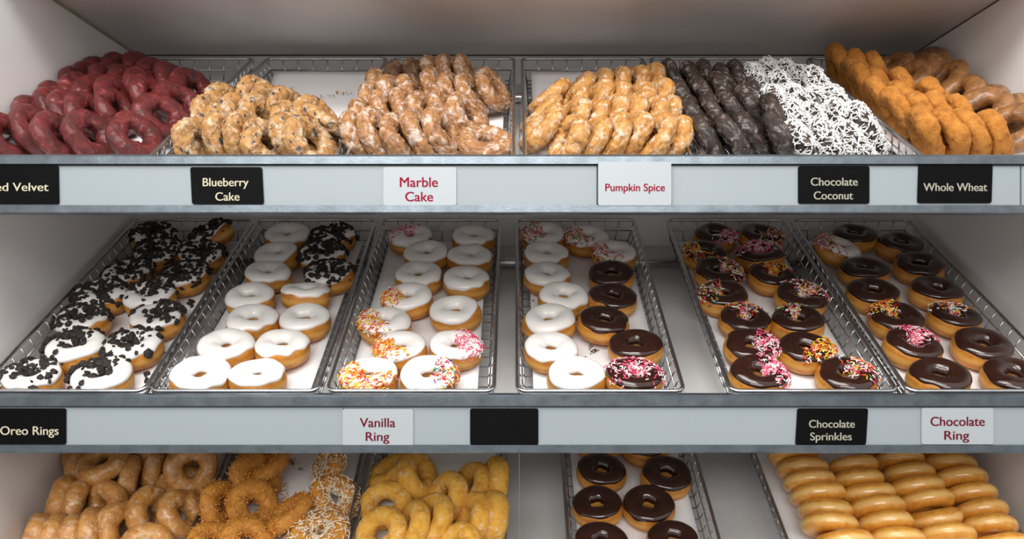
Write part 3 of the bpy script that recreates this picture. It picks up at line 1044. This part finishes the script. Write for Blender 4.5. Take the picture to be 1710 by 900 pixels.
pile('top', 'pumpkin', 'pumpkin_doughnut', 'golden glazed pumpkin doughnut', 'pumpkin doughnuts on the top shelf', 0.004, 0.262, 150, 0.36, [
    [(905, 217, 140, 0.35), (939, 234), (983, 233), (1023, 233), (1063, 230), (1101, 233), (1135, 232)],
    [(905, 184, 135, 0.2), (958, 203), (989, 196), (1029, 196), (1066, 196), (1095, 196), (1122, 196)],
    [(920, 160, 130, 0.2), (960, 170), (998, 170), (1034, 169), (1072, 174), (1103, 167)],
    [(958, 150, 135, 0.25), (996, 147), (1032, 147), (1063, 145), (1095, 138)]])
pile('top', 'choc', 'chocolate_cake_doughnut', 'dark glazed chocolate doughnut', 'chocolate cake doughnuts on the top shelf', 0.258, 0.440, 30, 0.30, [
    [(1185, 230), (1222, 232), (1256, 226), (1300, 231)],
    [(1158, 193), (1190, 193), (1219, 184), (1304, 200)],
    [(1141, 162), (1176, 162), (1208, 162), (1252, 177)],
    [(1122, 129), (1156, 134), (1190, 129), (1220, 134), (1249, 131), (1276, 157)]])
pile('top', 'coconut', 'coconut_doughnut', 'coconut-shredded chocolate doughnut', 'coconut doughnuts on the top shelf', 0.36, 0.560, 35, 0.45, [
    [(1347, 230), (1395, 236), (1438, 236), (1455, 216)],
    [(1347, 205), (1385, 208), (1421, 206)],
    [(1320, 180), (1352, 174), (1389, 178), (1418, 186)],
    [(1318, 142), (1352, 140), (1385, 150)],
    [(1292, 138), (1312, 128), (1338, 129)]])
pile('top', 'wheat', 'orange_cake_doughnut', 'matt orange cake doughnut', 'orange whole wheat doughnuts on the top shelf', 0.585, 0.748, 25, 0.25, [
    [(1541, 221), (1568, 219), (1604, 222), (1640, 226)],
    [(1513, 190), (1545, 193), (1592, 188)],
    [(1482, 169), (1520, 167), (1550, 165)],
    [(1452, 145), (1489, 144)],
    [(1389, 117), (1422, 127), (1464, 126)],
    [(1372, 100), (1402, 100), (1434, 104)]])
pile('top', 'brown', 'brown_glazed_doughnut', 'glossy brown glazed doughnut', 'brown glazed doughnuts at the right of the top shelf', 0.60, XR - 0.004, 140, 0.45, [
    [(1690, 212, 150, 0.66), (1712, 186, 150, 0.6)],
    [(1658, 181, 140, 0.70), (1699, 160)],
    [(1625, 152, 140, 0.5), (1667, 136), (1595, 134, 140, 0.35)],
    [(1550, 118, 140, 0.30), (1522, 126, 140, 0.35), (1629, 118)],
    [(1500, 110, 120, 0.45), (1555, 103), (1590, 108)]], h=0.045)
pile('low', 'oldglaze', 'tan_glazed_doughnut', 'tan glazed doughnut', 'tan glazed doughnuts on the bottom shelf', XL + 0.004, -0.51, 15, 0.35, [
    [(60, 893, 160, 0.45), (95, 895, 170, 0.35), (137, 897, 175, 0.3), (167, 895, 178, 0.3), (195, 893, 5, 0.35), (254, 897, 80, 0.8)],
    [(107, 843, 170, 0.25), (133, 848, 170, 0.25), (187, 846, 170, 0.86), (252, 849, 10, 0.3), (288, 853, 25, 0.3)],
    [(139, 790), (175, 787, 105, 0.60, 0.075), (229, 799, 170, 0.3), (254, 793, 170, 0.3), (316, 793, 15, 0.85, 0.06), (334, 822, 60, 0.5, 0.03)],
    [(150, 768), (200, 762), (262, 762), (320, 766)]])
pile('low', 'peanut', 'peanut_doughnut', 'golden doughnut coated in chopped peanuts', 'peanut doughnuts on the bottom shelf', -0.505, -0.33, 25, 0.5, [
    [(340, 897, 60, 0.4), (414, 897, 60, 0.5), (488, 864, 125, 0.25)],
    [(363, 850, 15, 0.3), (425, 852, 30, 0.6)],
    [(404, 796, 35, 0.62), (447, 776, 120, 0.4), (410, 766, 40, 0.4)]])
pile('low', 'coco_gold', 'golden_coconut_doughnut', 'golden doughnut with pale coconut shreds', 'golden coconut doughnuts on the bottom shelf', -0.41, -0.262, 145, 0.5, [
    [(516, 893, 90, 0.5), (567, 889, 90, 0.5)],
    [(574, 828, 50, 0.6)],
    [(552, 790, 150, 0.5)]])
pile('low', 'sugar', 'sugared_doughnut', 'sugar-dusted golden doughnut', 'sugared doughnuts on the bottom shelf', -0.255, -0.012, 155, 0.5, [
    [(642, 892, 120, 0.75), (696, 878, 160, 0.4), (741, 873, 150, 0.50), (786, 873, 160, 0.4), (828, 870, 170, 0.30), (771, 905, 140, 0.6)],
    [(655, 836, 100, 0.75), (694, 806, 30, 0.4), (732, 826, 150, 0.55), (788, 821, 145, 0.55), (838, 806, 170, 0.25)],
    [(650, 784, 120, 0.35)]])
pile('low', 'glz', 'glazed_ring_doughnut', 'shiny glazed ring doughnut', 'glazed rings standing in four columns on the bottom shelf', 0.428, 0.796, 90, -0.5, [
    [(1405, 901), (1386, 877), (1377, 852), (1367, 829), (1350, 806), (1340, 785), (1327, 767)],
    [(1497, 903), (1479, 876), (1463, 850), (1447, 826), (1432, 803), (1424, 781)],
    [(1588, 895), (1562, 865, 100, -0.3), (1545, 838), (1531, 813), (1518, 791), (1503, 773), (1487, 758)],
    [(1660, 908), (1647, 884), (1635, 857), (1620, 829), (1603, 802), (1585, 780), (1570, 760)]], h=0.046, rowword='column')

by_shelf = {}
for P in PILES:
    dy0, dy1 = {'red': (3, 15), 'wheat': (4, 20), 'marble': (3, 9), 'brown': (3, 8), 'coconut': (3, 4)}.get(P['key'], (3, 6))
    items = []
    for ri, row in enumerate(P['rows']):
        for ii, sp in enumerate(row):
            al = sp[2] if len(sp) > 2 else P['lean'] + random.uniform(-6, 6)
            f = sp[3] if len(sp) > 3 else P['facing'] + random.uniform(-0.08, 0.08)
            h = sp[4] if len(sp) > 4 else P['h']
            key = sp[5] if len(sp) > 5 else P['key']
            ax = axis_of(al, f)
            glz = key == 'glz'
            n_ = 6 if glz else len(CAKE[key][0])
            vi = (ri * 3 + ii + ri) % n_
            sc_ = random.uniform(0.95, 1.03)
            items.append(dict(c=px(sp[0], sp[1] + (dy0 + dy1 * ri / max(1, len(P['rows']) - 1) if P['sh'] == 'top' else 0), plane(P['sh'], h)), rot=rot_of(ax, random.uniform(0, 6.28)), R=0.0285 * sc_,
                              r=(0.0150 if glz else 0.0145) * sc_, vi=vi, key=key, ri=ri, ii=ii, s=sc_, P=P, px=sp[0]))
    by_shelf.setdefault((P['sh'], {'choc': 'cc', 'coconut': 'cc', 'wheat': 'wb', 'brown': 'wb', 'peanut': 'pc', 'coco_gold': 'pc'}.get(P['key'], P['key'])), []).append(items)

BX = {'red': (None, 0), 'blueberry': (-0.371, 0.124), 'marble': (-0.122, 0.126), 'pumpkin': (0.132, 0.126), 'cc': (None, 0), 'wb': (None, 0),
      'oldglaze': (None, 0), 'pc': (-0.384, 0.122), 'sugar': (-0.134, 0.122), 'glz': (0.612, 0.182)}
for (sh, k), lists in by_shelf.items():
    flat_ = [it for l in lists for it in l]
    settle(flat_, sh, min(l[0]['P']['lo'] for l in lists), max(l[0]['P']['hi'] for l in lists), soft=0.92, pull=0.28, lift=0.004, bx=BX[k][0], half=BX[k][1])

for lists in by_shelf.values():
    for items in lists:
        for it in items:
            P, key, vi = it['P'], it['key'], it['vi']
            row = P['rows'][it['ri']]
            rank = sorted(range(len(row)), key=lambda q: row[q][0]).index(it['ii'])
            m4 = place(it)
            if key == 'glz':
                root = bpy.data.objects.new(P['name'], Y_GLAZED[vi])
                link(root); root.matrix_world = m4
                colw = ['leftmost', 'second', 'third', 'rightmost'][it['ri']]
                lab = f"{P['desc']}, {ORD[it['ii']]} from the front in the {colw} column of the wide basket"
            else:
                if key in ('coconut', 'coco_gold', 'peanut'):
                    root = empty(P['name'], m4)
                    child('dough', CAKE[key][0][vi], root)
                    child({'coconut': 'coconut_shreds', 'coco_gold': 'coconut_shreds', 'peanut': 'peanut_pieces'}[key],
                          {'coconut': SHRED, 'coco_gold': SHRED_G, 'peanut': NUTS}[key][vi], root, True)
                else:
                    root = bpy.data.objects.new(P['name'], CAKE[key][0][vi])
                    link(root); root.matrix_world = m4
                nrow = len(P['rows'])
                rw = 'front row' if it['ri'] == 0 else 'rearmost row' if it['ri'] == nrow - 1 else ORD[it['ri']] + ' row from front'
                pw = 'leftmost' if rank == 0 else 'rightmost' if rank == len(row) - 1 else ORD[rank] + ' from left'
                if len(row) == 1:
                    pw = 'alone'
                de = P['desc'] if key != 'marble_dark' else 'dark brown marbled doughnut'
                lab = f"{de}, {pw} in the {rw} of its pile"
            tag(root, lab, 'doughnut', P['group'])

# ------------------------------------------------------------------ loose crumbs on the papers


def crumbs(sh, spots, mats, name, label, seed, s_lo, s_hi, shred=False):
    g = np.random.default_rng(seed)
    mb = MB()
    o3 = None
    for (x, y, rx, ry, n) in spots:
        for _ in range(n):
            a, r_ = g.uniform(0, 6.28), math.sqrt(g.uniform(0, 1))
            p = px(x + rx * r_ * math.cos(a), y + ry * r_ * math.sin(a), plane(sh, 0.0065))
            if o3 is None:
                o3 = p.copy()
            mi = int(g.integers(len(mats)))
            t = g.uniform(0, 6.28)
            e1 = U * math.cos(t) + V * math.sin(t)
            e2 = N.cross(e1)
            if shred and g.random() < 0.6:
                L = g.uniform(0.003, 0.007)
                mb.tube([p - o3 - e1 * L, p - o3 + N * 0.001, p - o3 + e1 * L], 0.0008, 4, mi=mi)
            else:
                v = chunk(g, g.uniform(s_lo, s_hi), 0.6)
                mb.add([p - o3 + e1 * a_ + e2 * b_ + N * c_ for a_, b_, c_ in v], ICO_F, mi)
    o = mb.build(name, mats)
    o.location = (o3.x, o3.y, o3.z + CZ)
    tag(o, label, 'crumbs', kind='stuff')


crumbs('top', [(500, 142, 28, 5, 26), (560, 141, 18, 4, 16), (575, 154, 16, 4, 12), (545, 160, 14, 3, 8)], [M['crumb_dark'], M['blueberry']], 'pastry_crumbs', 'scattered crumbs on the bare paper behind the blueberry doughnuts', 5, 0.001, 0.003)
crumbs('low', [(467, 818, 14, 20, 70), (470, 842, 10, 8, 14)], [M['coconut_toast'], M['peanut'], M['coconut']], 'coconut_crumbs', 'heap of coconut and nut crumbs on the paper between peanut and coconut doughnuts', 6, 0.001, 0.0022, True)
crumbs('low', [(486, 771, 14, 5, 40), (503, 784, 4, 3, 6), (531, 769, 2, 1, 2)], [M['peanut'], M['crumb_dark']], 'peanut_crumbs', 'brown nut crumbs at the back of the peanut doughnut basket', 7, 0.0012, 0.0026)
crumbs('mid', [(990, 583, 8, 8, 9), (975, 600, 3, 2, 3), (977, 547, 3, 3, 3), (889, 503, 2, 2, 2)], [M['choc_icing'], M['cookie']], 'chocolate_drips', 'dark chocolate bits on the paper between white and chocolate doughnuts', 8, 0.001, 0.0025, True)
crumbs('mid', [(318, 505, 6, 8, 8), (270, 585, 5, 8, 6), (300, 530, 4, 6, 4), (246, 630, 4, 8, 5), (60, 640, 4, 3, 3)], [M['cookie']], 'cookie_bits', 'dark cookie bits on the paper in the leftmost middle basket', 9, 0.0025, 0.005)
